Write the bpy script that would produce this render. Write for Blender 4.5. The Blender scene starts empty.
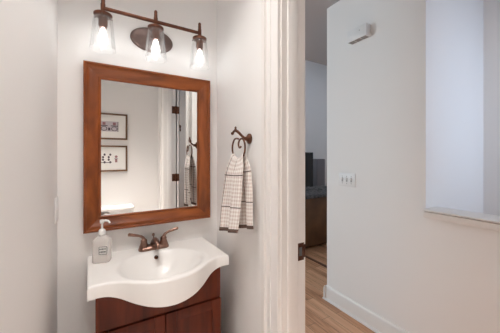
import bpy, bmesh, math, random
from mathutils import Vector, Matrix
random.seed(7)
S = bpy.context.scene
COL = S.collection
PI = math.pi

# ------------------------------------------------------------------ camera, world, lights, exposure
cam_d = bpy.data.cameras.new('camera')
cam = bpy.data.objects.new('camera', cam_d)
COL.objects.link(cam)
cam.location = (0, 0, 1.36)
cam.rotation_euler = (PI / 2, 0, -math.radians(30.28))
cam_d.sensor_width = 36
cam_d.lens = 18.0
cam_d.shift_y = -9.5 / 500
cam_d.clip_start = 0.01
S.camera = cam

W = bpy.data.worlds.new('world')
S.world = W
W.use_nodes = True
W.node_tree.nodes['Background'].inputs[0].default_value = (0.75, 0.85, 1, 1)
W.node_tree.nodes['Background'].inputs[1].default_value = 0.3


def area(name, loc, target, sx, sy, watts, colour, spread=180):
    d = bpy.data.lights.new(name, 'AREA')
    d.shape = 'RECTANGLE'
    d.size, d.size_y = sx, sy
    d.energy = watts
    d.color = colour
    d.spread = math.radians(spread)
    o = bpy.data.objects.new(name, d)
    COL.objects.link(o)
    o.location = loc
    o.rotation_euler = (Vector(target) - Vector(loc)).to_track_quat('-Z', 'Y').to_euler()
    return o


area('bathroom_bounce_fill', (0.15, -0.02, 2.76), (0.22, 0.02, 0), 0.35, 0.6, 11.5, (1.0, 0.90, 0.84), 40)  # unseen narrow lamp, added so the floor bounces light upward
area('bathroom_ceiling_downlight', (-0.06, 0.72, 2.76), (0.10, 0.72, 0), 0.2, 1.1, 17.5, (1.0, 0.96, 0.92), 98)
area('living_room_added_fill', (4.2, 3.7, 4.15), (4.3, 4.0, 0), 2.0, 1.5, 16, (0.70, 0.80, 1.0))  # unseen lamp added to brighten the far wall and sofa
area('living_room_side_daylight', (-2.9, 3.9, 1.9), (2, 3.2, 1.5), 2.4, 1.7, 118, (0.72, 0.90, 1.0))
area('living_room_far_daylight', (0.6, 5.3, 2.0), (0.9, 0, 1.5), 3.4, 2.6, 22, (0.60, 0.80, 1.0))
area('stairwell_daylight', (2.4, -2.05, 2.0), (2.4, 0.8, 1.7), 0.8, 1.5, 5.6, (0.58, 0.75, 1.0), 55)
area('hall_added_fill', (1.3, -0.75, 2.74), (1.4, -0.75, 0), 0.5, 2.5, 10, (1, 0.87, 0.74))  # added overhead fill, no fixture; lights the hall and its end wall

S.view_settings.view_transform = 'Standard'
S.view_settings.look = 'None'
S.view_settings.gamma = 1
S.view_settings.use_curve_mapping = False
S.view_settings.exposure = 0.0
S.cycles.max_bounces = 12
S.cycles.diffuse_bounces = 8
S.cycles.transparent_max_bounces = 24
S.cycles.caustics_reflective = False
S.cycles.caustics_refractive = False
S.cycles.sample_clamp_indirect = 6


# ------------------------------------------------------------------ materials
def new_mat(name):
    m = bpy.data.materials.new(name)
    m.use_nodes = True
    nt = m.node_tree
    return m, nt, nt.nodes['Principled BSDF']


def plain(name, c, rough=0.5, metal=0.0, bump=0.0, bscale=200, spec=None, coat=0):
    m, nt, b = new_mat(name)
    b.inputs['Base Color'].default_value = (*c, 1)
    b.inputs['Roughness'].default_value = rough
    b.inputs['Metallic'].default_value = metal
    if coat:
        b.inputs['Coat Weight'].default_value = coat
    if spec is not None:
        b.inputs['Specular IOR Level'].default_value = spec
    tc = nt.nodes.new('ShaderNodeTexCoord')
    n = nt.nodes.new('ShaderNodeTexNoise')
    n.inputs['Scale'].default_value = bscale
    nt.links.new(tc.outputs['Object'], n.inputs['Vector'])
    if bump:
        bp = nt.nodes.new('ShaderNodeBump')
        bp.inputs['Strength'].default_value = bump
        bp.inputs['Distance'].default_value = 0.002
        nt.links.new(n.outputs['Fac'], bp.inputs['Height'])
        nt.links.new(bp.outputs['Normal'], b.inputs['Normal'])
    return m


def mottled(name, c1, c2, scale, rough=0.4, metal=0.0, bump=0.1):
    m, nt, b = new_mat(name)
    tc = nt.nodes.new('ShaderNodeTexCoord')
    n = nt.nodes.new('ShaderNodeTexNoise')
    n.inputs['Scale'].default_value = scale
    n.inputs['Detail'].default_value = 5
    r = nt.nodes.new('ShaderNodeValToRGB')
    r.color_ramp.elements[0].color = (*c1, 1)
    r.color_ramp.elements[1].color = (*c2, 1)
    r.color_ramp.elements[0].position = 0.3
    r.color_ramp.elements[1].position = 0.7
    nt.links.new(tc.outputs['Object'], n.inputs['Vector'])
    nt.links.new(n.outputs['Fac'], r.inputs['Fac'])
    nt.links.new(r.outputs['Color'], b.inputs['Base Color'])
    b.inputs['Roughness'].default_value = rough
    b.inputs['Metallic'].default_value = metal
    bp = nt.nodes.new('ShaderNodeBump')
    bp.inputs['Strength'].default_value = bump
    bp.inputs['Distance'].default_value = 0.002
    nt.links.new(n.outputs['Fac'], bp.inputs['Height'])
    nt.links.new(bp.outputs['Normal'], b.inputs['Normal'])
    return m


def wood(name, dark, mid, light, coord='UV', stretch=(3, 45, 45), rough=0.35, coat=0.3, spec=0.5):
    """grain runs along the first axis of the chosen coordinates"""
    m, nt, b = new_mat(name)
    tc = nt.nodes.new('ShaderNodeTexCoord')
    mp = nt.nodes.new('ShaderNodeMapping')
    mp.inputs['Scale'].default_value = stretch
    nt.links.new(tc.outputs[coord], mp.inputs['Vector'])
    n = nt.nodes.new('ShaderNodeTexNoise')
    n.inputs['Scale'].default_value = 1.0
    n.inputs['Detail'].default_value = 6
    n.inputs['Distortion'].default_value = 0.6
    nt.links.new(mp.outputs['Vector'], n.inputs['Vector'])
    r = nt.nodes.new('ShaderNodeValToRGB')
    e = r.color_ramp.elements
    e[0].position, e[0].color = 0.28, (*dark, 1)
    e[1].position, e[1].color = 0.75, (*light, 1)
    k = e.new(0.5)
    k.color = (*mid, 1)
    nt.links.new(n.outputs['Fac'], r.inputs['Fac'])
    nt.links.new(r.outputs['Color'], b.inputs['Base Color'])
    b.inputs['Roughness'].default_value = rough
    b.inputs['Coat Weight'].default_value = coat
    b.inputs['Coat Roughness'].default_value = 0.2
    b.inputs['Specular IOR Level'].default_value = spec
    bp = nt.nodes.new('ShaderNodeBump')
    bp.inputs['Strength'].default_value = 0.15
    bp.inputs['Distance'].default_value = 0.001
    nt.links.new(n.outputs['Fac'], bp.inputs['Height'])
    nt.links.new(bp.outputs['Normal'], b.inputs['Normal'])
    return m


def floor_boards():
    m, nt, b = new_mat('oak_floor_boards')
    L = nt.links.new
    tc = nt.nodes.new('ShaderNodeTexCoord')
    mp = nt.nodes.new('ShaderNodeMapping')
    mp.inputs['Rotation'].default_value = (0, 0, PI / 2)
    L(tc.outputs['Object'], mp.inputs['Vector'])
    br = nt.nodes.new('ShaderNodeTexBrick')
    br.offset = 0.37
    br.inputs['Color1'].default_value = (0, 0, 0, 1)
    br.inputs['Color2'].default_value = (1, 1, 1, 1)
    br.inputs['Mortar'].default_value = (0.5, 0.5, 0.5, 1)
    br.inputs['Scale'].default_value = 1
    br.inputs['Mortar Size'].default_value = 0.0012
    br.inputs['Brick Width'].default_value = 0.75
    br.inputs['Row Height'].default_value = 0.083
    L(mp.outputs['Vector'], br.inputs['Vector'])
    mp2 = nt.nodes.new('ShaderNodeMapping')
    mp2.inputs['Scale'].default_value = (30, 2.5, 1)
    L(tc.outputs['Object'], mp2.inputs['Vector'])
    n = nt.nodes.new('ShaderNodeTexNoise')
    n.inputs['Scale'].default_value = 1
    n.inputs['Detail'].default_value = 7
    n.inputs['Distortion'].default_value = 1.2
    L(mp2.outputs['Vector'], n.inputs['Vector'])
    ad = nt.nodes.new('ShaderNodeMath')
    ad.operation = 'MULTIPLY_ADD'
    L(br.outputs['Color'], ad.inputs[0])
    ad.inputs[1].default_value = 0.32
    L(n.outputs['Fac'], ad.inputs[2])
    r = nt.nodes.new('ShaderNodeValToRGB')
    e = r.color_ramp.elements
    e[0].position, e[0].color = 0.30, (0.24, 0.10, 0.045, 1)
    e[1].position, e[1].color = 0.95, (0.80, 0.49, 0.30, 1)
    k = e.new(0.58)
    k.color = (0.60, 0.31, 0.17, 1)
    L(ad.outputs[0], r.inputs['Fac'])
    mx = nt.nodes.new('ShaderNodeMix')
    mx.data_type = 'RGBA'
    L(br.outputs['Fac'], mx.inputs['Factor'])
    L(r.outputs['Color'], mx.inputs['A'])
    mx.inputs['B'].default_value = (0.09, 0.04, 0.02, 1)
    L(mx.outputs['Result'], b.inputs['Base Color'])
    b.inputs['Roughness'].default_value = 0.33
    return m


def thin_glass(name, tint=(1, 1, 1), body=0.0, body_col=(0.9, 0.9, 0.9)):
    m = bpy.data.materials.new(name)
    m.use_nodes = True
    nt = m.node_tree
    nt.nodes.remove(nt.nodes['Principled BSDF'])
    out = nt.nodes['Material Output']
    L = nt.links.new
    tr = nt.nodes.new('ShaderNodeBsdfTransparent')
    tr.inputs['Color'].default_value = (*tint, 1)
    gl = nt.nodes.new('ShaderNodeBsdfGlossy')
    gl.inputs['Roughness'].default_value = 0.05
    lw = nt.nodes.new('ShaderNodeLayerWeight')
    lw.inputs['Blend'].default_value = 0.25
    mx = nt.nodes.new('ShaderNodeMixShader')
    mu = nt.nodes.new('ShaderNodeMath')
    mu.operation = 'MULTIPLY'
    mu.inputs[1].default_value = 0.3
    L(lw.outputs['Fresnel'], mu.inputs[0])
    L(mu.outputs[0], mx.inputs[0])
    L(tr.outputs[0], mx.inputs[1])
    L(gl.outputs[0], mx.inputs[2])
    if body:
        df = nt.nodes.new('ShaderNodeBsdfDiffuse')
        df.inputs['Color'].default_value = (*body_col, 1)
        m2 = nt.nodes.new('ShaderNodeMixShader')
        m2.inputs[0].default_value = body
        L(mx.outputs[0], m2.inputs[1])
        L(df.outputs[0], m2.inputs[2])
        mx = m2
    L(mx.outputs[0], out.inputs['Surface'])
    return m


def emit(name, c, s):
    m, nt, b = new_mat(name)
    b.inputs['Base Color'].default_value = (*c, 1)
    b.inputs['Emission Color'].default_value = (*c, 1)
    b.inputs['Emission Strength'].default_value = s
    return m


def checked_cloth():
    """fine woven check with dark windowpane lines; UV in metres"""
    m, nt, b = new_mat('checked_towel_cloth')
    L = nt.links.new
    tc = nt.nodes.new('ShaderNodeTexCoord')
    sp = nt.nodes.new('ShaderNodeSeparateXYZ')
    L(tc.outputs['UV'], sp.inputs[0])

    def math_(op, a, bb=None, clamp=False):
        q = nt.nodes.new('ShaderNodeMath')
        q.operation = op
        q.use_clamp = clamp
        for i, v in enumerate((a, bb)):
            if v is None:
                continue
            if isinstance(v, (int, float)):
                q.inputs[i].default_value = v
            else:
                L(v, q.inputs[i])
        return q.outputs[0]

    def band(sock, period, width, off):
        f = math_('FRACT', math_('DIVIDE', math_('ADD', sock, off), period))
        return math_('LESS_THAN', f, width / period)

    u, v = sp.outputs['X'], sp.outputs['Y']
    g = math_('ADD', band(u, 0.018, 0.009, 0.5), band(v, 0.018, 0.009, 0.5))
    dark = math_('MAXIMUM', band(u, 0.095, 0.0038, 5.045), band(v, 0.150, 0.0045, 5.0 * 0.150 + 0.033))
    r = nt.nodes.new('ShaderNodeValToRGB')
    e = r.color_ramp.elements
    e[0].position, e[0].color = 0.0, (0.90, 0.87, 0.84, 1)
    e[1].position, e[1].color = 1.0, (0.66, 0.57, 0.53, 1)
    k = e.new(0.5)
    k.color = (0.79, 0.73, 0.69, 1)
    L(math_('MULTIPLY', g, 0.5), r.inputs['Fac'])
    mx = nt.nodes.new('ShaderNodeMix')
    mx.data_type = 'RGBA'
    L(dark, mx.inputs['Factor'])
    L(r.outputs['Color'], mx.inputs['A'])
    mx.inputs['B'].default_value = (0.075, 0.05, 0.042, 1)
    L(mx.outputs['Result'], b.inputs['Base Color'])
    b.inputs['Roughness'].default_value = 0.95
    b.inputs['Specular IOR Level'].default_value = 0.1
    return m


M = dict(
    wall=plain('white_wall_paint', (0.87, 0.86, 0.85), 0.75, bump=0.05, bscale=350, spec=0.25),
    ceil=plain('shade_grey_ceiling', (0.50, 0.50, 0.52), 0.9, spec=0.1),  # white ceiling darkened to grey, its shade put into the colour
    trim=plain('white_trim_gloss', (0.83, 0.81, 0.79), 0.35),
    floor=floor_boards(),
    tile=mottled('pale_bounce_floor', (0.78, 0.74, 0.70), (0.85, 0.81, 0.77), 6, 0.4, 0, 0.02),  # unseen bathroom floor, made pale to bounce light onto the lower walls
    strip=wood('dark_floor_strip', (0.10, 0.04, 0.02), (0.16, 0.07, 0.035), (0.25, 0.12, 0.06), 'Object', (40, 4, 40)),
    frame=wood('cherry_mirror_wood', (0.10, 0.021, 0.004), (0.23, 0.057, 0.011), (0.37, 0.105, 0.022), 'UV', (4, 45, 1), 0.36, 0.12, 0.35),
    cabinet=wood('dark_cherry_cabinet', (0.042, 0.0065, 0.0018), (0.085, 0.0135, 0.0035), (0.125, 0.023, 0.006), 'Object', (24, 24, 3), 0.5, 0.0, 0.2),
    mirror=plain('silvered_mirror', (0.93, 0.94, 0.93), 0.0, 1.0),
    marble=plain('glossy_cultured_marble', (0.88, 0.865, 0.845), 0.28, spec=0.35, coat=0.1),
    ceramic=plain('glazed_white_ceramic', (0.85, 0.84, 0.82), 0.1, spec=0.6),
    bronze=mottled('oil_rubbed_bronze', (0.18, 0.10, 0.075), (0.33, 0.20, 0.155), 40, 0.28, 0.9, 0.05),
    darkbronze=mottled('dark_bronze', (0.085, 0.034, 0.02), (0.16, 0.07, 0.042), 50, 0.35, 0.85, 0.05),
    copper=mottled('brown_bronze_bar', (0.085, 0.027, 0.014), (0.15, 0.052, 0.026), 40, 0.4, 0.6, 0.05),
    plate=mottled('satin_brown_backplate', (0.13, 0.09, 0.08), (0.19, 0.135, 0.12), 30, 0.4, 0.6, 0.02),
    shade=thin_glass('clear_shade_glass', (0.985, 0.985, 0.985), 0.035, (0.9, 0.9, 0.9)),
    bulbglass=thin_glass('clear_bulb_glass', (1, 1, 1), 0.12, (0.95, 0.93, 0.9)),
    glow=emit('glowing_filament', (0.94, 0.97, 0.97), 18.5),
    bottle=thin_glass('soap_bottle_glass', (0.97, 0.96, 0.95), 0.42, (0.92, 0.89, 0.87)),
    chrome=plain('pump_plastic', (0.80, 0.80, 0.79), 0.25, 0.0),
    label=plain('bottle_label_paper', (0.83, 0.82, 0.80), 0.6),
    ink=plain('black_ink', (0.03, 0.03, 0.03), 0.6),
    towel=checked_cloth(),
    hem=plain('brown_hem_cloth', (0.13, 0.085, 0.07), 0.95, bump=0.3, bscale=600, spec=0.1),
    plastic=plain('white_plastic', (0.82, 0.82, 0.82), 0.35),
    slotgrey=plain('grey_switch_slot', (0.42, 0.42, 0.43), 0.6),
    slot=plain('dark_slot', (0.12, 0.12, 0.12), 0.8),
    vent=plain('grey_vent_plastic', (0.30, 0.28, 0.27), 0.7),
    leather=mottled('brown_leather', (0.075, 0.033, 0.013), (0.185, 0.085, 0.032), 3.5, 0.38, 0, 0.25),
    throw=mottled('grey_throw_cloth', (0.035, 0.033, 0.033), (0.16, 0.15, 0.15), 22, 0.95, 0, 0.6),
    black=plain('black_plastic', (0.012, 0.012, 0.013), 0.35),
    screen=plain('dark_screen', (0.010, 0.010, 0.012), 0.12),
    grey=plain('grey_speaker_cloth', (0.22, 0.21, 0.225), 0.8, bump=0.2, bscale=500),
    picframe=wood('brown_picture_frame', (0.07, 0.03, 0.012), (0.13, 0.06, 0.025), (0.22, 0.11, 0.05), 'UV', (6, 80, 1), 0.35, 0.3),
    mat=plain('white_picture_mat', (0.84, 0.83, 0.80), 0.8),
    paper=plain('pale_lilac_print', (0.56, 0.52, 0.56), 0.8),
    artdark=plain('dark_print_ink', (0.09, 0.07, 0.09), 0.8),
    artred=plain('muted_rose_print_ink', (0.32, 0.17, 0.18), 0.8),
    steel=plain('steel', (0.55, 0.55, 0.55), 0.3, 1.0),
)


# ------------------------------------------------------------------ mesh helpers
class MB:
    def __init__(self):
        self.bm = bmesh.new()
        self.uv = self.bm.loops.layers.uv.new('UVMap')

    def box(self, x0, x1, y0, y1, z0, z1, bev=0.0, seg=2):
        r = bmesh.ops.create_cube(self.bm, size=1)
        vs = r['verts']
        for v in vs:
            v.co = Vector(((x0 + x1) / 2 + v.co.x * (x1 - x0), (y0 + y1) / 2 + v.co.y * (y1 - y0), (z0 + z1) / 2 + v.co.z * (z1 - z0)))
        if bev:
            es = list({e for v in vs for e in v.link_edges})
            bmesh.ops.bevel(self.bm, geom=es, offset=bev, segments=seg, profile=0.5, affect='EDGES', clamp_overlap=True)
        return self

    def rings(self, rings, close=True, cap=True):
        bm = self.bm
        R = [[bm.verts.new(p) for p in ring] for ring in rings]
        n = len(R[0])
        for a, b in zip(R, R[1:]):
            for i in range(n if close else n - 1):
                j = (i + 1) % n
                try:
                    bm.faces.new((a[i], a[j], b[j], b[i]))
                except ValueError:
                    pass
        if cap:
            bm.faces.new(R[0][::-1])
            bm.faces.new(R[-1])
        return self

    def lathe(self, prof, c=(0, 0, 0), axis='Z', seg=28, sx=1, sy=1, cap=True):
        rings = []
        for r, h in prof:
            ring = []
            for k in range(seg):
                a = 2 * PI * k / seg
                p, q = r * sx * math.cos(a), r * sy * math.sin(a)
                if axis == 'Z':
                    v = (p, q, h)
                elif axis == 'Y':
                    v = (p, h, q)
                else:
                    v = (h, p, q)
                ring.append(Vector(v) + Vector(c))
            rings.append(ring)
        return self.rings(rings, True, cap)

    def tube(self, pts, rad, seg=12):
        pts = [Vector(p) for p in pts]
        if not isinstance(rad, (list, tuple)):
            rad = [rad] * len(pts)
        rings = []
        up = None
        for i, p in enumerate(pts):
            t = (pts[min(i + 1, len(pts) - 1)] - pts[max(i - 1, 0)]).normalized()
            if up is None:
                up = Vector((0, 0, 1)) if abs(t.z) < 0.9 else Vector((1, 0, 0))
            s = t.cross(up)
            if s.length < 1e-5:
                s = t.cross(Vector((1, 0, 0)))
            s.normalize()
            up = s.cross(t).normalized()
            rings.append([p + (s * math.cos(2 * PI * k / seg) + up * math.sin(2 * PI * k / seg)) * rad[i] for k in range(seg)])
        return self.rings(rings)

    def prism(self, poly, axis, a, b):
        """poly in the two other axes in order (x,y,z minus axis)"""
        def P(p, h):
            if axis == 'X':
                return (h, p[0], p[1])
            if axis == 'Y':
                return (p[0], h, p[1])
            return (p[0], p[1], h)
        return self.rings([[P(p, a) for p in poly], [P(p, b) for p in poly]])

    def build(self, name, mat, parent=None, smooth=40, weld=0.0):
        if weld:
            bmesh.ops.remove_doubles(self.bm, verts=self.bm.verts, dist=weld)
            bmesh.ops.dissolve_degenerate(self.bm, edges=self.bm.edges, dist=1e-6)
        bmesh.ops.recalc_face_normals(self.bm, faces=self.bm.faces)
        me = bpy.data.meshes.new(name)
        self.bm.to_mesh(me)
        self.bm.free()
        me.materials.append(M[mat])
        if smooth:
            me.shade_smooth()
            me.set_sharp_from_angle(angle=math.radians(smooth))
        o = bpy.data.objects.new(name, me)
        COL.objects.link(o)
        if parent is not None:
            o.parent = parent
        return o


def bez(p0, p1, p2, p3, n=12):
    out = []
    for i in range(n + 1):
        t = i / n
        out.append(Vector(p0) * (1 - t) ** 3 + Vector(p1) * 3 * t * (1 - t) ** 2 + Vector(p2) * 3 * t * t * (1 - t) + Vector(p3) * t ** 3)
    return out


def thing(name, label, cat, loc=(0, 0, 0), rz=0, group=None):
    o = bpy.data.objects.new(name, None)
    o.empty_display_size = 0.1
    COL.objects.link(o)
    o.location = loc
    o.rotation_euler = (0, 0, rz)
    return tag(o, label, cat, group)


def tag(o, label, cat, group=None):
    o['label'] = label
    o['category'] = cat
    if group:
        o['group'] = group
    return o


def struct(name, mb, mat, parent=None, smooth=40, label=None, cat=None):
    o = mb.build(name, mat, parent, smooth)
    if parent is None:
        o['kind'] = 'structure'
        if label:
            tag(o, label, cat)
    return o


def dup(root, loc, label=None):
    r = root.copy()
    COL.objects.link(r)
    r.location = loc
    if label:
        r['label'] = label
    for ch in root.children:
        c = ch.copy()
        COL.objects.link(c)
        c.parent = r
        for g in ch.children:
            d = g.copy()
            COL.objects.link(d)
            d.parent = c
    return r


def mitred_frame(mb, x0, x1, z0, z1, prof, y_wall, sgn=-1):
    """rectangular frame; prof = (inset from the outer edge, height off the wall); grain UV along each side"""
    for side in range(4):
        rows = []
        for t, h in prof:
            y = y_wall + sgn * h
            A, B = x0 + t, x1 - t
            C, D = z0 + t, z1 - t
            if side == 0:
                a, b = (A, y, D), (B, y, D)
            elif side == 1:
                a, b = (B, y, D), (B, y, C)
            elif side == 2:
                a, b = (B, y, C), (A, y, C)
            else:
                a, b = (A, y, C), (A, y, D)
            rows.append((a, b, t, h))
        for (a, b, t, h), (c, d, t2, h2) in zip(rows, rows[1:]):
            f = mb.bm.faces.new([mb.bm.verts.new(p) for p in (a, b, d, c)])
            ax = 0 if side in (0, 2) else 2
            for lp, p, tt in zip(f.loops, (a, b, d, c), (t + h, t + h, t2 + h2, t2 + h2)):
                lp[mb.uv].uv = (p[ax] + side * 3.1, tt + side * 1.7)
    return mb


# ------------------------------------------------------------------ the setting
XR, XR2 = 0.629, 0.748          # towel wall, its hall side
XL = -0.193
YV = 1.5                       # vanity wall
YREAR = -0.54
HX = 1.845                     # hall wall
CZ = 2.78
J0, J1, JH = -0.126, 0.82, 2.25   # door jamb faces and head

fl = MB().box(XR + 0.06, 6.3, -2.35, YV, -0.1, 0)
fl.box(-3.1, 6.3, YV, 5.55, -0.1, 0)
struct('floor', fl, 'floor')
struct('floor_bathroom', MB().box(XL - 0.12, XR + 0.06, YREAR - 0.12, YV, -0.1, 0), 'tile')
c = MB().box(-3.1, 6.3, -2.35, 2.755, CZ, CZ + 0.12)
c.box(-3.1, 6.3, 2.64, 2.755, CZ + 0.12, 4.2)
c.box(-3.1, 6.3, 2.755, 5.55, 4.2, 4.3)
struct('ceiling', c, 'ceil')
struct('wall_front', MB().box(-3.1, XR2, YV, YV + 0.12, 0, CZ), 'wall')
struct('wall_left', MB().box(XL - 0.12, XL, YREAR - 0.12, YV, 0, CZ), 'wall')
struct('wall_rear', MB().box(XL - 0.12, XR, YREAR - 0.12, YREAR, 0, CZ), 'wall')
w = MB()
w.box(XR, XR2, J1 + 0.018, YV, 0, CZ)
w.box(XR, XR2, -2.2, J0 - 0.018, 0, CZ)
w.box(XR, XR2, J0 - 0.018, J1 + 0.018, JH + 0.018, CZ)
struct('wall_right', w, 'wall')
w = MB()
w.box(HX, 2.9, 0.845, 1.697, 0, CZ)
w.box(HX, HX + 0.115, -2.2, 0.845, 0, 1.004)
struct('wall_hall', w, 'wall')
struct('wall_stairwell', MB().box(2.82, 2.94, -2.2, 0.845, 0, CZ), 'wall')
struct('wall_hall_end', MB().box(XR, 2.94, -2.32, -2.2, 0, CZ), 'wall')
struct('wall_living_near', MB().box(2.9, 6.3, 1.58, 1.697, 0, CZ), 'wall')
struct('wall_living_far', MB().box(-3.1, 6.3, 5.43, 5.55, 0, 4.2), 'wall')
struct('wall_living_left', MB().box(-3.1, -2.98, YV + 0.12, 5.43, 0, 4.2), 'wall')
struct('wall_living_right', MB().box(6.18, 6.3, 1.697, 5.43, 0, 4.2), 'wall')

# baseboards: profile (out, up)
def base_prof(h=0.132):
    return [(0, 0), (0.030, 0), (0.029, 0.010), (0.022, 0.018), (0.0165, 0.020), (0.0165, h - 0.022), (0.012, h - 0.010), (0.007, h), (0, h)]


b = MB()
b.prism([(HX - o, z) for o, z in base_prof()], 'Y', -2.2, 1.697)
b.prism([(1.697 + o, z) for o, z in base_prof()], 'X', HX - 0.03, 2.9)
struct('baseboard_hall', b, 'trim', smooth=30)
b = MB()
b.prism([(XR - o, z) for o, z in base_prof()], 'Y', 0.945, YV)
b.prism([(XR2 + o, z) for o, z in base_prof()], 'Y', 0.945, YV + 0.12)
struct('baseboard_right', b, 'trim', smooth=30)
struct('baseboard_left', MB().prism([(XL + o, z) for o, z in base_prof()], 'Y', YREAR, YV), 'trim', smooth=30)
b = MB()
b.prism([(5.43 - o, z) for o, z in base_prof()], 'X', -2.98, 6.18)
struct('baseboard_living', b, 'trim', smooth=30)

# door casing: profile across its width (0 at the opening, out from the wall)
CAS = [(0, 0), (0, 0.015), (0.003, 0.017), (0.009, 0.017), (0.011, 0.0135), (0.050, 0.0135), (0.0515, 0.0185), (0.068, 0.0185),
       (0.0695, 0.0135), (0.084, 0.0135), (0.0855, 0.0265), (0.104, 0.0275), (0.108, 0.024), (0.108, 0.0)]


def casing(mb, x_wall, sgn):
    y0, y1, zt = J0 - 0.006, J1 + 0.006, JH + 0.006
    paths = []
    for t, o in CAS:
        x = x_wall + sgn * o
        paths.append([(x, y0 - t, 0), (x, y0 - t, zt + t), (x, y1 + t, zt + t), (x, y1 + t, 0)])
    mb.rings(paths, close=False, cap=False)


b = MB()
casing(b, XR, -1)
struct('trim_1', b, 'trim', smooth=25)
b = MB()
casing(b, XR2, 1)
struct('trim_2', b, 'trim', smooth=25)
# jamb boards and stop
b = MB()
b.box(XR, XR2, J1, J1 + 0.018, 0, JH + 0.018)
b.box(XR, XR2, J0 - 0.018, J0, 0, JH + 0.018)
b.box(XR, XR2, J0, J1, JH, JH + 0.018)
b.box(0.658, 0.711, J1 - 0.007, J1, 0, JH, 0.002)
b.box(0.658, 0.711, J0, J0 + 0.011, 0, JH, 0.002)
b.box(0.658, 0.711, J0 + 0.011, J1 - 0.011, JH - 0.011, JH, 0.002)
jamb = struct('trim_3', b, 'trim')
s = MB()
s.box(0.713, XR2 + 0.001, J1 - 0.0016, J1 - 0.0001, 0.915, 0.99, 0.0006)
s.box(XR2 + 0.0005, XR2 + 0.0095, J1 - 0.0016, J1 + 0.004, 0.925, 0.98, 0.001)
sp_ = s.build('strike_plate', 'darkbronze', jamb)
sp_['label'] = 'bronze strike plate'
MB().box(0.722, 0.738, J1 - 0.0022, J1 - 0.0016, 0.935, 0.972).build('latch_hole', 'slot', sp_)

# cap and apron on the half wall by the stairs
b = MB()
b.box(1.800, 1.985, -2.2, 0.843, 1.0085, 1.019, 0.003, 3)
b.box(1.838, 1.975, -2.2, 0.843, 1.0, 1.009)
b.prism([(1.845, 1.002), (1.810, 1.002), (1.810, 0.970), (1.813, 0.964), (1.845, 0.964)], 'Y', -2.2, 0.843)
struct('trim_4', b, 'trim', smooth=30)
struct('trim_5', MB().box(2.352, 2.392, 1.75, 2.70, 0.0, 0.012, 0.004), 'strip')

# door leaf folded back flat against the hall side of the wall
dr = thing('door_1', 'white panelled door swung open flat against the hall wall, seen edge-on in the mirror', 'door', (XR2 + 0.021, J0 - 0.003, 0))
dr['kind'] = 'structure'
b = MB()
b.box(0.004, 0.032, -0.90, 0, 0.012, JH - 0.015, 0.002)
for za, zb in ((0.20, 0.86), (1.02, 2.10)):
    for xa, xb in ((0.0, 0.004), (0.032, 0.036)):
        b.box(xa, xb, -0.90, -0.79, 0.012, JH - 0.015)
        b.box(xa, xb, -0.11, 0.0, 0.012, JH - 0.015)
        b.box(xa, xb, -0.79, -0.11, za - 0.18 if za < 0.5 else 0.86, za)
        b.box(xa, xb, -0.79, -0.11, zb, zb + 0.13)
b.build('door_leaf', 'trim', dr)
for z in (1.935, 1.11, 0.28):
    h = MB()
    h.box(0.0, 0.034, 0.0, 0.0028, z - 0.045, z + 0.045, 0.001)
    h.box(-0.062, -0.021, 0.0032, 0.0058, z - 0.045, z + 0.045, 0.001)
    h.box(-0.021, -0.0035, 0.0015, 0.0035, z - 0.045, z + 0.045)
    h.lathe([(0.004, z - 0.05), (0.0065, z - 0.046), (0.0065, z + 0.046), (0.004, z + 0.05)], (-0.006, 0.008, 0))
    h.build('hinge', 'darkbronze', dr)['label'] = 'dark bronze hinge'
k = MB()
for s_ in (1,):
    k.lathe([(0.030, 0.036), (0.030, 0.041), (0.012, 0.044), (0.012, 0.07), (0.027, 0.078), (0.030, 0.092), (0.022, 0.105), (0.004, 0.108)], (0, -0.84, 0.95), 'X')
k.build('door_knob', 'darkbronze', dr)

# ------------------------------------------------------------------ vanity cabinet
VX0, VX1, VXC = -0.030, 0.516, 0.243
SINKZ = 0.86


def lerp_tab(tab, x):
    if x <= tab[0][0]:
        return tab[0][1]
    for (xa, ya), (xb, yb) in zip(tab, tab[1:]):
        if x <= xb:
            t = (x - xa) / (xb - xa)
            t = t * t * (3 - 2 * t) * 0.35 + t * 0.65
            return ya + (yb - ya) * t
    return tab[-1][1]


# sink front edge and lower edge as functions of the distance from the centre line
FRONT = [(0, 1.043), (0.03, 1.0445), (0.06, 1.050), (0.10, 1.064), (0.14, 1.090), (0.18, 1.124), (0.21, 1.143), (0.24, 1.151), (0.27, 1.151), (0.305, 1.146)]
LOW = [(0, 0.752), (0.04, 0.754), (0.08, 0.760), (0.12, 0.769), (0.16, 0.780), (0.20, 0.795), (0.24, 0.806), (0.27, 0.810), (0.305, 0.810)]
for tab in (FRONT, LOW):     # light smoothing of the table into a dense one
    dense = [(i * 0.305 / 60, lerp_tab(tab, i * 0.305 / 60)) for i in range(61)]
    for _ in range(10):
        dense = [dense[0]] + [(x, (dense[i][1] + dense[i + 2][1] + 2 * y) / 4) for i, (x, y) in enumerate(dense[1:-1])] + [dense[-1]]
    tab[:] = dense


def basin_z(x, y):
    dx, dy = (x - 0.240) / 0.192, (y - 1.232)
    dy /= 0.172 if dy > 0 else 0.162
    r = math.sqrt(dx * dx + dy * dy)
    dep = 0.0
    if r < 1:
        dep = 0.122 * (1 - r ** 2.3) ** 1.25
    rim = 0.004 * math.exp(-((r - 1.04) / 0.05) ** 2)     # soft raised lip
    return SINKZ + rim * 0.5 - dep


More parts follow.
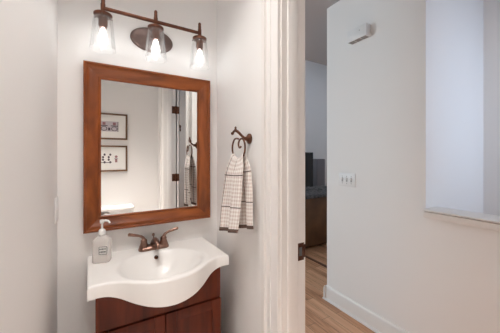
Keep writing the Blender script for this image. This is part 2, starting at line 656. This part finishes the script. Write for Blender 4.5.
van = thing('vanity_cabinet', 'dark cherry two-door vanity cabinet under the white sink', 'cabinet')
b = MB()
b.box(VX0, VX0 + 0.016, 1.215, YV - 0.002, 0.0, 0.805)
b.box(VX1 - 0.016, VX1, 1.215, YV - 0.002, 0.0, 0.805)
b.box(VX0 + 0.016, VX1 - 0.016, 1.225, YV - 0.01, 0.09, 0.105)
b.box(VX0 + 0.016, VX1 - 0.016, 1.475, YV - 0.004, 0.105, 0.70)
b.box(VX0 + 0.016, VX1 - 0.016, 1.25, 1.265, 0.0, 0.09)
b.box(VX0, VX0 + 0.04, 1.198, 1.215, 0.0, 0.805)
b.box(VX1 - 0.04, VX1, 1.198, 1.215, 0.0, 0.805)
b.box(VX0 + 0.04, VX1 - 0.04, 1.198, 1.215, 0.09, 0.13)
b.build('body', 'cabinet', van)
poly = [(VX0, 0.640)]
N = 24
poly = [(VX0, 0.646), (VX1, 0.646)]
for i in range(N, -1, -1):
    x = VX0 + (VX1 - VX0) * i / N
    zz = min(0.806, min(basin_z(x, 1.19), basin_z(x, 1.215)) - 0.022)
    poly.append((x, zz))
b = MB().prism(poly, 'Y', 1.186, 1.198)
b.build('front_rail', 'cabinet', van, 0)
for xa, xb in ((VX0, VXC - 0.002), (VXC + 0.002, VX1)):
    b = MB()
    z0, z1, st = 0.10, 0.641, 0.046
    b.box(xa, xa + st, 1.178, 1.197, z0, z1, 0.0015)
    b.box(xb - st, xb, 1.178, 1.197, z0, z1, 0.0015)
    b.box(xa + st, xb - st, 1.178, 1.197, z1 - st, z1, 0.0015)
    b.box(xa + st, xb - st, 1.178, 1.197, z0, z0 + st, 0.0015)
    d = b.build('door', 'cabinet', van)
    b = MB()
    b.box(xa + st - 0.001, xb - st + 0.001, 1.189, 1.196, z0 + st - 0.001, z1 - st + 0.001)
    b.build('panel', 'cabinet', d)

# ------------------------------------------------------------------ sink top with belly bowl
snk = thing('sink_top', 'white belly-bowl vanity sink top with curved front on the cherry cabinet', 'sink', (0, 0, 0))
X0, X1, YB = -0.063, 0.545, YV - 0.001
NX, NY = 84, 72
us = [(0, lv) for lv in (3, 2, 1)] + [(i / NX, 0) for i in range(NX + 1)] + [(1, lv) for lv in (1, 2, 3)]
vs_ = [(0, lv) for lv in (3, 2, 1)] + [(j / NY, 0) for j in range(NY + 1)]
R_ = 0.009


def skew(x, y):
    # the moulded top sits very slightly turned against the wall
    k_ = (YB - y) / 0.36
    return x + 0.0175 * k_ - 0.010, y + 0.040 * (x - VXC) * k_


def sink_pt(u, lu, v, lv, bottom=False):
    # inset plan for the top, full plan from the rounding down
    sx = -1 if u == 0 else 1
    ins = {0: R_, 1: R_ * 0.293, 2: 0.0, 3: 0.0}
    xin = X0 + R_ + (X1 - X0 - 2 * R_) * u
    x = xin
    if lu:
        x = xin + sx * (R_ - ins[lu])
    t = xin - VXC
    yf = lerp_tab(FRONT, abs(t))
    yin = yf + R_ + (YB - yf - R_) * (v ** 1.0)
    y = yin
    if lv:
        y = yin - (R_ - ins[lv])
    lev = max(lu, lv)
    if lev == 0:
        z = basin_z(x, y)
    elif lev == 1:
        z = SINKZ - R_ * 0.293
    elif lev == 2:
        z = SINKZ - R_
    else:
        k_ = min(1, max(0, (y - yf) / 0.05))
        z = lerp_tab(LOW, abs(t)) * (1 - k_) + (SINKZ - 0.05) * k_
    return Vector((*skew(x, y), z))


mb = MB()
bm = mb.bm
G = [[bm.verts.new(sink_pt(u, lu, v, lv)) for v, lv in vs_] for u, lu in us]
for a, b_ in zip(G, G[1:]):
    for j in range(len(vs_) - 1):
        bm.faces.new((a[j], b_[j], b_[j + 1], a[j + 1]))
# underside: apron bottom and bowl shell
H = []
for i in range(NX + 1):
    x = X0 + (X1 - X0) * i / NX
    t = abs(x - VXC)
    yf = lerp_tab(FRONT, t)
    col = []
    for j in range(NY + 1):
        y = yf + (YB - yf) * j / NY
        k_ = min(1, max(0, (y - yf) / 0.05))
        zz = lerp_tab(LOW, t) * (1 - k_) + (SINKZ - 0.05) * k_
        if 0 < j < NY:
            zz = min(zz, basin_z(x, y) - 0.010)
        if j > 0 and y - yf < 0.05:
            zz = min(zz, lerp_tab(LOW, t))
        col.append(bm.verts.new((*skew(x, y), zz)))
    H.append(col)
for a, b_ in zip(H, H[1:]):
    for j in range(NY):
        bm.faces.new((a[j], a[j + 1], b_[j + 1], b_[j]))
mb.build('sink_basin', 'marble', snk, 50, weld=0.0008)
# overflow ring on the back slope, drain at the bottom
yo = 1.380
zo = basin_z(0.236, yo)
n_ = Vector((0, -(basin_z(0.236, yo + 0.002) - basin_z(0.236, yo - 0.002)) / 0.004, 1)).normalized()
q = n_.to_track_quat('Z', 'Y')
b = MB()
b.lathe([(0.0055, 0.003), (0.0085, 0.0034), (0.0100, 0.002), (0.0100, -0.004), (0.0055, -0.004)], cap=False)
b.lathe([(0.0, 0.0012), (0.0056, 0.0012)], cap=False)
o = b.build('overflow_ring', 'darkbronze', snk)
o.location = (0.236, yo, zo)
o.rotation_euler = q.to_euler()
o['label'] = 'bronze overflow ring'
zd = basin_z(0.240, 1.232)
b = MB()
b.lathe([(0.0, 0.012), (0.012, 0.011), (0.017, 0.008), (0.017, 0.004), (0.022, 0.003), (0.022, -0.003)], (0.240, 1.232, zd))
b.build('drain_stopper', 'bronze', snk)

# ------------------------------------------------------------------ faucet
fc = thing('faucet', 'bronze two-handle faucet on the back deck of the white sink', 'faucet', (0.236, 1.447, SINKZ))
b = MB()


def stadium(hx, hy, n=10):
    pts = []
    for k in range(n + 1):
        a = -PI / 2 + PI * k / n
        pts.append((hx - hy + hy * math.cos(a), hy * math.sin(a)))
    for k in range(n + 1):
        a = PI / 2 + PI * k / n
        pts.append((-hx + hy + hy * math.cos(a), hy * math.sin(a)))
    return pts


rg = []
for hx, hy, z in ((0.079, 0.028, 0.0), (0.079, 0.028, 0.009), (0.076, 0.025, 0.013), (0.072, 0.022, 0.015), (0.066, 0.018, 0.022)):
    rg.append([(x, y, z) for x, y in stadium(hx, hy)])
b.rings(rg)
b.build('base_plate', 'bronze', fc)
for s in (-1, 1):
    b = MB()
    b.lathe([(0.024, 0.012), (0.0245, 0.018), (0.022, 0.024), (0.018, 0.036), (0.016, 0.046), (0.017, 0.050), (0.015, 0.056), (0.009, 0.061), (0.001, 0.063)], (s * 0.0508, 0, 0))
    pts = bez((s * 0.0508, 0, 0.052), (s * 0.056, -0.002, 0.082), (s * 0.078, -0.004, 0.082), (s * 0.126, -0.008, 0.096), 16)
    rad = [0.0105 - 0.0042 * min(1, i / 7) + 0.0026 * max(0, (i - 8) / 8) for i in range(17)]
    pts.append(pts[-1] + Vector((s * 0.003, 0, 0.001)))
    rad.append(0.005)
    b.tube(pts, rad, 14)
    b.build('handle', 'bronze', fc)
b = MB()
b.lathe([(0.021, 0.014), (0.020, 0.026), (0.017, 0.036), (0.012, 0.045), (0.001, 0.047)])
pts = bez((0, 0.006, 0.024), (0, -0.02, 0.062), (0, -0.07, 0.070), (0, -0.112, 0.050), 14)
pts += [Vector((0, -0.118, 0.042)), Vector((0, -0.119, 0.034))]
b.tube(pts, [0.018 - 0.0065 * i / 14 for i in range(15)] + [0.0115, 0.011], 16)
b.build('spout', 'bronze', fc)
b = MB()
b.lathe([(0.003, 0.02), (0.003, 0.062), (0.0065, 0.066), (0.0075, 0.072), (0.005, 0.078), (0.0005, 0.08)], (0, 0.017, 0))
b.build('lift_rod', 'bronze', fc)

# ------------------------------------------------------------------ soap dispenser
sd = thing('soap_dispenser', 'clear glass pump soap bottle on the left of the white sink', 'soap dispenser', (-0.008, 1.392, SINKZ + 0.001), math.radians(-14))


def rrect(hx, hy, r, n=5):
    pts = []
    for cx, cy, a0 in ((hx - r, hy - r, 0), (-hx + r, hy - r, PI / 2), (-hx + r, -hy + r, PI), (hx - r, -hy + r, 1.5 * PI)):
        for k in range(n + 1):
            a = a0 + PI / 2 * k / n
            pts.append((cx + r * math.cos(a), cy + r * math.sin(a)))
    return pts


rg = []
for hx, hy, r, z in ((0.033, 0.026, 0.012, 0.0), (0.037, 0.029, 0.013, 0.004), (0.037, 0.029, 0.013, 0.098), (0.034, 0.026, 0.014, 0.108),
                     (0.024, 0.022, 0.018, 0.117), (0.0155, 0.0155, 0.015, 0.122), (0.0145, 0.0145, 0.014, 0.134)):
    rg.append([(x, y, z) for x, y in rrect(hx, hy, r)])
MB().rings(rg).build('bottle', 'bottle', sd, 50)
b = MB()
b.lathe([(0.0150, 0.128), (0.0150, 0.147), (0.011, 0.153), (0.007, 0.155), (0.0045, 0.157), (0.0045, 0.180), (0.008, 0.182), (0.0095, 0.186), (0.0095, 0.196), (0.007, 0.199), (0.001, 0.2)])
b.tube([(0, 0, 0.192), (0.015, -0.002, 0.194), (0.026, -0.004, 0.192), (0.032, -0.005, 0.187), (0.033, -0.005, 0.181)], [0.006, 0.006, 0.005, 0.0045, 0.004], 10)
b.build('pump', 'chrome', sd)
lb = MB().box(-0.008, 0.030, -0.0298, -0.0292, 0.040, 0.080).build('label_sticker', 'label', sd)
b = MB()
for xa, xb, za, zb in ((-0.007, 0.029, 0.0765, 0.0790), (-0.007, 0.029, 0.041, 0.0435), (-0.007, -0.0045, 0.041, 0.079), (0.0265, 0.029, 0.041, 0.079)):
    b.box(xa, xb, -0.0303, -0.0298, za, zb)
for row, (za, zb) in enumerate(((0.0635, 0.0700), (0.0505, 0.0570))):
    x = -0.003
    for wd in ((0.004, 0.003, 0.005, 0.003, 0.004), (0.003, 0.005, 0.004, 0.005, 0.003))[row]:
        b.box(x, x + wd, -0.0303, -0.0298, za, zb)
        x += wd + 0.0016
b.build('label_print', 'ink', lb)

# ------------------------------------------------------------------ mirror
mr = thing('wall_mirror', 'large mirror in a cherry wood frame on the wall above the sink', 'mirror')
MX0, MX1, MZ0, MZ1 = -0.087, 0.567, 1.36 - 0.374, 1.36 + 0.471
prof = [(0, 0), (0, 0.041), (0.004, 0.046), (0.010, 0.046), (0.0135, 0.041), (0.016, 0.0405), (0.030, 0.0300), (0.048, 0.0195), (0.062, 0.0130), (0.065, 0.0155),
        (0.071, 0.0150), (0.074, 0.0125), (0.074, 0.006)]
b = MB()
mitred_frame(b, MX0, MX1, MZ0, MZ1, prof, YV - 0.0005)
b.build('frame', 'frame', mr, 30, weld=0.00001)
MB().box(MX0 + 0.070, MX1 - 0.070, YV - 0.0105, YV - 0.002, MZ0 + 0.070, MZ1 - 0.070).build('mirror_glass', 'mirror', mr, 0)

# ------------------------------------------------------------------ vanity light
vl = thing('vanity_light', 'bronze three-light vanity bar with clear glass shades above the mirror', 'wall light', (0.231, YV, 1.36))
b = MB()
b.lathe([(0.113, 0.0), (0.113, -0.006), (0.108, -0.012), (0.098, -0.016), (0.001, -0.017)], (0.004, 0, 0.657), 'Y', 48, 1, 0.60)
b.build('backplate', 'plate', vl)
BY, BZ = -0.138, 0.699
b = MB()
b.tube(bez((0.0, -0.012, 0.665), (0, -0.06, 0.665), (0, -0.09, BZ), (0, BY + 0.006, BZ), 10), 0.008)
b.lathe([(0.022, -0.012), (0.022, -0.020), (0.010, -0.026)], (0, 0, 0.665), 'Y')
b.build('arm', 'copper', vl)
b = MB()
b.box(-0.232, 0.238, BY - 0.006, BY + 0.006, BZ - 0.008, BZ + 0.008, 0.003)
b.build('crossbar', 'copper', vl)
for x in (-0.235, 0.0, 0.235):
    b = MB()
    b.lathe([(0.001, 0.758), (0.006, 0.756), (0.0085, 0.748), (0.0075, 0.741), (0.0085, 0.737), (0.0085, 0.722), (0.010, 0.718), (0.010, 0.684), (0.007, 0.680),
             (0.010, 0.676), (0.018, 0.674), (0.036, 0.6715), (0.039, 0.669), (0.039, 0.663), (0.034, 0.660), (0.019, 0.659), (0.019, 0.616), (0.016, 0.612), (0.016, 0.606)], (x, BY, 0))
    for k in range(3):
        a = k * 2.094 + 0.4
        b.tube([(x + 0.033 * math.cos(a), BY + 0.033 * math.sin(a), 0.660), (x + 0.044 * math.cos(a), BY + 0.044 * math.sin(a), 0.660)], [0.0022, 0.003], 8)
    b.build('socket', 'copper', vl)
    b = MB()
    ro = [(0.030, 0.6605), (0.038, 0.656), (0.0415, 0.640), (0.0445, 0.61), (0.049, 0.565), (0.054, 0.515), (0.0555, 0.503), (0.0538, 0.503), (0.0522, 0.515), (0.0472, 0.565), (0.0427, 0.61), (0.0397, 0.640), (0.0362, 0.654), (0.029, 0.6585)]
    b.lathe(ro, (x, BY, 0), seg=36, cap=False)
    b.build('glass_shade', 'shade', vl, 60)
    b = MB()
    b.lathe([(0.013, 0.610), (0.014, 0.600), (0.017, 0.585), (0.022, 0.565), (0.024, 0.552), (0.023, 0.538), (0.017, 0.525), (0.008, 0.519), (0.001, 0.518)], (x, BY, 0), seg=24)
    bu = b.build('bulb', 'bulbglass', vl, 60)
    b = MB()
    b.lathe([(0.001, 0.606), (0.0075, 0.602), (0.011, 0.580), (0.0155, 0.553), (0.0150, 0.540), (0.009, 0.527), (0.001, 0.524)], (x, BY, 0), seg=16)
    b.build('filament', 'glow', bu, 60)

# ------------------------------------------------------------------ towel ring and towel
tr = thing('towel_ring', 'dark bronze scroll towel ring on the wall right of the mirror', 'towel ring', (XR, 1.082, 1.36))
b = MB()
b.lathe([(0.0265, 0.0), (0.0265, -0.004), (0.023, -0.008), (0.016, -0.011), (0.011, -0.016), (0.009, -0.030)], (0, 0, 0.091), 'X')
b.build('rosette', 'darkbronze', tr)
b = MB()
pts = bez((-0.022, 0, 0.091), (-0.055, -0.004, 0.104), (-0.066, -0.002, 0.130), (-0.066, 0.026, 0.130), 14)
pts += bez(pts[-1], (-0.068, 0.036, 0.130), (-0.069, 0.042, 0.126), (-0.069, 0.050, 0.120), 5)[1:]
b.tube(pts, [0.0055 + 0.0015 * math.sin(PI * i / 19) for i in range(20)], 12)
b.lathe([(0.001, -0.008), (0.006, -0.006), (0.0085, 0.0), (0.006, 0.006), (0.001, 0.008)], (-0.069, 0.053, 0.119), 'Z', 16)
b.lathe([(0.006, -0.004), (0.007, 0.0), (0.004, 0.004), (0.0055, 0.008), (0.004, 0.012), (0.001, 0.0135)], (-0.066, 0.024, 0.138), 'Z', 16)
b.build('arm', 'darkbronze', tr)
b = MB()
# open ring with both ends curled in, hanging in a plane parallel to the wall
RC, RR, RV = (-0.062, 0.001, 0.044), 0.067, 0.057
pts = []
for k in range(57):                       # from the left end over the bottom to the right end
    a = math.radians(128 + (398 - 128) * k / 56)
    pts.append((RC[0], RC[1] + RR * math.cos(a) * -1 * -1, RC[2] + RV * math.sin(a)))
pts = [(x, y, z) for x, y, z in pts]
# mirror so that the left of the picture is +Y
lft = pts[0]
curl_l = [(RC[0], RC[1] + RR * math.cos(math.radians(128 - 9 * k)) * (1 - 0.03 * k), RC[2] + RV * math.sin(math.radians(128 - 9 * k)) * (1 - 0.055 * k)) for k in range(4, 0, -1)]
rgt = []
for k in range(1, 22):
    a = math.radians(38 + 18 * k)
    rr = 0.027 - 0.0007 * k
    cy_, cz_ = RC[1] + RR * math.cos(math.radians(38)) - 0.027 * math.cos(math.radians(38)), RC[2] + RV * math.sin(math.radians(38)) - 0.027 * math.sin(math.radians(38))
    if k <= 15:
        rgt.append((RC[0] - 0.0006 * k, cy_ + rr * math.cos(a), cz_ + rr * math.sin(a)))
allp = curl_l + pts + rgt
allp = [(x, 2 * RC[1] - y, z) for x, y, z in allp]
b.tube(allp, [0.0044] * len(allp), 10)
b.build('ring', 'darkbronze', tr)

# towel draped through the ring: front tail, over the wire, back tail
tw = thing('hand_towel', 'checked beige hand towel with dark lines hanging from the bronze ring', 'towel', (0, 0, 0))


def towel_pt(s, wv):
    """s: 0 front hem .. 1 back hem, wv: -1..1 across (+1 towards the mirror wall)"""
    k = abs(s - 0.5) / 0.5        # 0 on the wire, 1 at a hem
    front = s < 0.5
    top = 1.36 + RC[2] - RV + 0.0068
    off = 0.0075 * math.sqrt(min(1, k / 0.016)) + 0.012 * min(1, k * 5)
    open_ = min(1, k * 7)
    if front:
        zc = top - k * (top - (1.360 - 0.372))
        yc = 1.083 + (1.136 - 1.083) * k
        hw = 0.054 + 0.026 * open_ + 0.011 * k
        xb = XR + RC[0] - off - 0.012 * k
        ph, tilt = 0.0, -0.014
    else:
        zc = top - k * (top - (1.360 - 0.345))
        yc = 1.083 + (1.060 - 1.083) * k
        hw = 0.054 + 0.024 * open_ + 0.015 * k
        xb = XR + RC[0] + off
        ph, tilt = 1.3, -0.018
    q = min(0.97, abs(0.054 * wv) / RR)
    z = zc + tilt * wv * k + (RV - RV * math.sqrt(1 - q * q)) * math.exp(-(k / 0.16) ** 2)
    amp = 0.0065 + 0.0045 * k
    x = xb + (amp * math.sin(wv * 5.2 + ph + 0.8 * k) + 0.003 * math.sin(wv * 11 + 2 * k + ph)) * min(1, k * 4)
    x = min(x, XR - 0.008)
    y = yc + hw * wv * (1 - 0.04 * math.sin(7 * k + ph))
    return Vector((x, y, z))


NW = 36
ks = [0.0, 0.005, 0.010, 0.016, 0.024, 0.034, 0.048] + [0.068 + i * (1 - 0.068) / 38 for i in range(39)]
SV = [0.5 - 0.5 * k for k in reversed(ks)] + [0.5 + 0.5 * k for k in ks[1:]]
NS = len(SV) - 1
mb = MB()
bm = mb.bm
T = [[bm.verts.new(towel_pt(sv, -1 + 2 * j / NW)) for j in range(NW + 1)] for sv in SV]
for i in range(NS):
    for j in range(NW):
        f = bm.faces.new((T[i][j], T[i][j + 1], T[i + 1][j + 1], T[i + 1][j]))
        for lp, (a, c_) in zip(f.loops, ((i, j), (i, j + 1), (i + 1, j + 1), (i + 1, j))):
            lp[mb.uv].uv = (c_ / NW * 0.20, SV[a] * 0.70)
o = mb.build('cloth', 'towel', tw, 80)
md = o.modifiers.new('thickness', 'SOLIDIFY')
md.thickness = 0.003
md.offset = 0
for ends in ((0, 1, 2, 3), (NS, NS - 1, NS - 2, NS - 3)):
    mb = MB()
    bm = mb.bm
    P_ = [[bm.verts.new(towel_pt(SV[i], -1 + 2 * j / NW)) for j in range(NW + 1)] for i in ends[:3]]
    for a, c_ in zip(P_, P_[1:]):
        for j in range(NW):
            bm.faces.new((a[j], a[j + 1], c_[j + 1], c_[j]))
    o = mb.build('hem', 'hem', tw, 80)
    o['label'] = 'brown hem band'
    md = o.modifiers.new('thickness', 'SOLIDIFY')
    md.thickness = 0.0065
    md.offset = 0

# ------------------------------------------------------------------ outlet on the left wall
ol = thing('power_outlet', 'white outlet plate on the left wall near the corner beside the mirror', 'outlet', (XL, 1.45, 1.115))
MB().box(0, 0.006, -0.036, 0.036, -0.058, 0.058, 0.003).build('cover_plate', 'plastic', ol)
MB().box(0.005, 0.0085, -0.017, 0.017, -0.034, 0.034, 0.001).build('socket_face', 'plastic', ol)

# ------------------------------------------------------------------ hall: switch plate, chime
sw = thing('light_switch', 'white three-gang toggle switch plate on the hall wall', 'light switch', (HX, 1.466, 1.160))
MB().box(-0.007, 0, -0.087, 0.087, -0.058, 0.058, 0.003).build('switch_plate', 'plastic', sw)
for y in (-0.046, 0, 0.046):
    b = MB().box(-0.0085, -0.006, -0.008, 0.008, -0.018, 0.018)
    t_ = b.build('toggle_slot', 'slotgrey', sw)
    MB().prism([(-0.006, -0.005), (-0.006, 0.008), (-0.021, 0.016), (-0.021, 0.009)], 'Y', y - 0.004, y + 0.004).build('toggle', 'plastic', sw, 0)
    t_.location = (0, y, 0)
    for z in (-0.03, 0.03):
        MB().lathe([(0.0035, -0.0085), (0.0035, -0.0065)], (0, y, z), 'X', 12).build('screw', 'vent', sw)

dc = thing('door_chime', 'white box door chime high on the hall wall above the switch plate', 'door chime', (HX, 1.328, 2.360))
b = MB()
b.box(-0.064, 0.0, -0.088, 0.088, -0.036, 0.062, 0.004)
b.build('cover', 'plastic', dc)
b = MB()
for y0 in (-0.078, -0.024, 0.030):
    b.box(-0.058, -0.010, y0, y0 + 0.048, -0.0372, -0.0355)
b.build('vent_grille', 'vent', dc)
MB().box(-0.066, -0.064, -0.032, -0.026, 0.022, 0.028).build('indicator', 'vent', dc)

hk = thing('robe_hook', 'small dark hook on the far hall wall, seen only in the mirror', 'hook', (1.345, -2.2, 1.99))
b = MB()
b.lathe([(0.03, 0.0), (0.03, 0.006), (0.01, 0.012)], (0, 0, 0.0), 'Y')
b.tube(bez((0, 0.008, 0), (0, 0.07, 0.0), (0, 0.08, -0.02), (0, 0.03, -0.08), 10) + [Vector((0, 0.055, -0.1)), Vector((0, 0.075, -0.07))], 0.009)
b.build('hook', 'darkbronze', hk)

# ------------------------------------------------------------------ rear wall: pictures and toilet (seen in the mirror)
def picture(zc, label, kind):
    p = thing('framed_picture', label, 'picture', (0.055, YREAR, zc), 0, 'framed prints over the toilet')
    hw, hh = 0.200, 0.160
    b = MB()
    mitred_frame(b, -hw, hw, -hh, hh, [(0, 0), (0, 0.018), (0.004, 0.022), (0.014, 0.022), (0.020, 0.014), (0.020, 0.004)], 0.0005, 1)
    b.build('frame', 'picframe', p, 30, weld=0.00001)
    MB().box(-hw + 0.018, hw - 0.018, 0.002, 0.008, -hh + 0.018, hh - 0.018).build('mat_board', 'mat', p, 0)
    pr = MB().box(-0.098, 0.098, 0.008, 0.0088, -0.062, 0.062).build('print', 'paper' if kind == 0 else 'mat', p, 0)
    d = MB()

    def tint(mb):
        mb.build('tinted_shape', 'artred', pr, 0)
    if kind == 0:
        for x in (-0.055, 0.055):
            d.lathe([(0.034, 0.0088), (0.034, 0.0096), (0.026, 0.0096), (0.026, 0.0088)], (x, 0, -0.028), 'Y', 20, 1, 0.8, cap=False)
            d.box(x - 0.038, x + 0.038, 0.0088, 0.0096, 0.002, 0.012)
            tint(MB().box(x - 0.016, x + 0.016, 0.0088, 0.0097, 0.016, 0.050))
        for x0 in (-0.098, 0.092):
            d.box(x0, x0 + 0.006, 0.0088, 0.0096, -0.062, 0.062)
        d.box(-0.012, 0.012, 0.0088, 0.0096, -0.05, -0.015)
    else:
        for x in (-0.06, 0.0):
            for k in range(4):
                d.lathe([(0.012, 0.0088), (0.012, 0.0096), (0.001, 0.0097)], (x + 0.011 * math.cos(k * 2.1), 0, -0.046 + k * 0.031), 'Y', 12, 1, 1.2)
        d.box(-0.085, 0.025, 0.0088, 0.0095, -0.054, -0.046)
        tint(MB().lathe([(0.016, 0.0088), (0.016, 0.0096), (0.001, 0.0097)], (0.075, 0, 0.022), 'Y', 16))
        tint(MB().box(0.062, 0.088, 0.0088, 0.0096, -0.048, -0.006))
        d.box(0.055, 0.095, 0.0088, 0.0095, -0.006, 0.0)
    d.build('ink_drawing', 'artdark', pr, 0)
    return p


picture(1.36 + 0.375, 'upper brown-framed print with a lilac picture, reflected in the mirror', 0)
picture(1.36 - 0.018, 'lower brown-framed print with a white picture, reflected in the mirror', 1)

tl = thing('toilet', 'white ceramic toilet against the rear wall, tank lid reflected in the mirror', 'toilet', (0.085, YREAR + 0.01, 0))
b = MB()
b.rings([[(x, y + 0.105, z) for x, y in rrect(hx, hy, 0.035)] for hx, hy, z in ((0.195, 0.085, 0.40), (0.215, 0.095, 0.44), (0.222, 0.098, 0.735))])
b.build('tank', 'ceramic', tl, 50)
b = MB()
b.rings([[(x, y + 0.110, z) for x, y in rrect(hx, hy, 0.04)] for hx, hy, z in ((0.226, 0.104, 0.736), (0.232, 0.109, 0.742), (0.232, 0.109, 0.764), (0.226, 0.103, 0.773), (0.20, 0.085, 0.777))])
b.build('tank_lid', 'ceramic', tl, 50)
b = MB()
b.tube([(-0.16, 0.203, 0.68), (-0.16, 0.225, 0.68), (-0.125, 0.229, 0.676), (-0.09, 0.229, 0.668)], [0.009, 0.008, 0.006, 0.007], 10)
b.build('flush_lever', 'steel', tl)


def oval(cy, rx, ry_f, ry_b, z, n=32):
    return [(rx * math.cos(2 * PI * k / n), cy + (ry_f if math.sin(2 * PI * k / n) > 0 else ry_b) * math.sin(2 * PI * k / n), z) for k in range(n)]


b = MB()
b.rings([oval(0.33, 0.11, 0.20, 0.21, 0.0), oval(0.33, 0.105, 0.19, 0.20, 0.06), oval(0.34, 0.10, 0.17, 0.20, 0.18), oval(0.38, 0.15, 0.23, 0.22, 0.30),
         oval(0.41, 0.180, 0.27, 0.22, 0.37), oval(0.41, 0.184, 0.275, 0.22, 0.395)])
b.box(-0.12, 0.12, 0.03, 0.24, 0.30, 0.399, 0.02)
b.build('bowl', 'ceramic', tl, 50)
b = MB()
b.rings([oval(0.415, 0.186, 0.280, 0.20, 0.397), oval(0.415, 0.190, 0.284, 0.20, 0.403), oval(0.415, 0.188, 0.282, 0.20, 0.414)])
b.build('seat', 'plastic', tl, 50)
b = MB()
b.rings([oval(0.415, 0.187, 0.281, 0.20, 0.416), oval(0.415, 0.189, 0.283, 0.20, 0.424), oval(0.415, 0.180, 0.274, 0.19, 0.434)])
b.build('seat_cover', 'plastic', tl, 50)

# ------------------------------------------------------------------ living room beyond the hall
sf = thing('sofa', 'dark brown leather sofa seen from behind at the end of the hall', 'sofa', (3.05, 2.72, 0))
SW = 1.0
b = MB()
b.box(-SW + 0.2, SW - 0.2, 0.03, 0.86, 0.06, 0.30, 0.02)
b.build('base', 'leather', sf)
b = MB()
b.box(-SW + 0.0, SW - 0.0, 0.0, 0.22, 0.03, 0.765, 0.035, 4)
b.build('back', 'leather', sf)
for x in (-SW, SW - 0.2):
    MB().box(x, x + 0.2, 0.225, 0.88, 0.03, 0.60, 0.05, 4).build('arm', 'leather', sf)
for x in (-SW + 0.205, 0.005):
    MB().box(x, x + 0.79, 0.24, 0.90, 0.30, 0.46, 0.04, 4).build('seat_cushion', 'leather', sf)
    MB().box(x, x + 0.79, 0.225, 0.42, 0.462, 0.82, 0.07, 4).build('back_cushion', 'leather', sf)
for x in (-SW + 0.06, SW - 0.06):
    for y in (0.06, 0.80):
        MB().lathe([(0.02, 0.0), (0.025, 0.032)], (x, y, 0), seg=12).build('leg', 'black', sf)

th = MB()
bm = th.bm
rows = []
for i in range(41):
    x = 2.28 + 1.0 * i / 40
    col = []
    for j, (y, z) in enumerate(((2.711, 0.752), (2.711, 0.765), (2.718, 0.779), (2.76, 0.792), (2.84, 0.796), (2.92, 0.805), (2.98, 0.838), (3.08, 0.855), (3.14, 0.835), (3.152, 0.76))):
        wob = 0.006 * math.sin(x * 23 + j * 1.7) + 0.005 * math.sin(x * 51 + j)
        col.append(bm.verts.new((x, y - (0.004 + abs(wob) if j < 3 else 0), z + (abs(wob) * 1.6 if 2 < j < 9 else 0))))
    rows.append(col)
for a, c_ in zip(rows, rows[1:]):
    for j in range(len(a) - 1):
        bm.faces.new((a[j], c_[j], c_[j + 1], a[j + 1]))
o = th.build('throw_blanket', 'throw', None, 80)
md = o.modifiers.new('thickness', 'SOLIDIFY')
md.thickness = 0.006
md.offset = 1
tag(o, 'grey throw folded over the top of the brown leather sofa', 'blanket')

tv = thing('television', 'black flat television beyond the sofa, partly hidden by the door jamb', 'television', (4.27, 5.0, 0.5))
b = MB()
b.box(-0.61, 0.61, -0.03, 0.03, 0.06, 0.985, 0.008)
b.build('housing', 'black', tv)
MB().box(-0.595, 0.595, -0.0325, -0.03, 0.075, 0.97).build('screen', 'screen', tv, 0)
b = MB()
b.box(-0.25, 0.25, -0.12, 0.12, 0.0, 0.015, 0.004)
b.box(-0.06, 0.06, -0.015, 0.025, 0.01, 0.08)
b.build('stand', 'black', tv)
mc = thing('media_console', 'low black console under the television at the far wall', 'cabinet', (4.27, 5.02, 0))
b = MB()
b.box(-0.72, 0.72, -0.2, 0.22, 0.03, 0.499, 0.008)
b.box(-0.68, 0.68, -0.17, 0.2, 0.0, 0.03)
b.build('body', 'black', mc)
for x in (-0.70, 0.01):
    d = MB().box(x, x + 0.69, -0.215, -0.2, 0.06, 0.47, 0.003).build('door', 'black', mc)
    MB().lathe([(0.012, -0.215), (0.014, -0.235), (0.001, -0.238)], (x + (0.65 if x < 0 else 0.04), 0, 0.3), 'Y', 12).build('knob', 'steel', d)
spk = thing('tower_speaker', 'grey tower speaker standing right of the television', 'speaker', (5.285, 5.22, 0))
b = MB()
b.box(-0.16, 0.16, -0.14, 0.16, 0.02, 1.305, 0.01)
b.box(-0.18, 0.18, -0.18, 0.18, 0.0, 0.02)
b.build('cabinet', 'grey', spk)
MB().box(-0.145, 0.145, -0.150, -0.14, 0.05, 1.28, 0.004).build('grille', 'grey', spk)
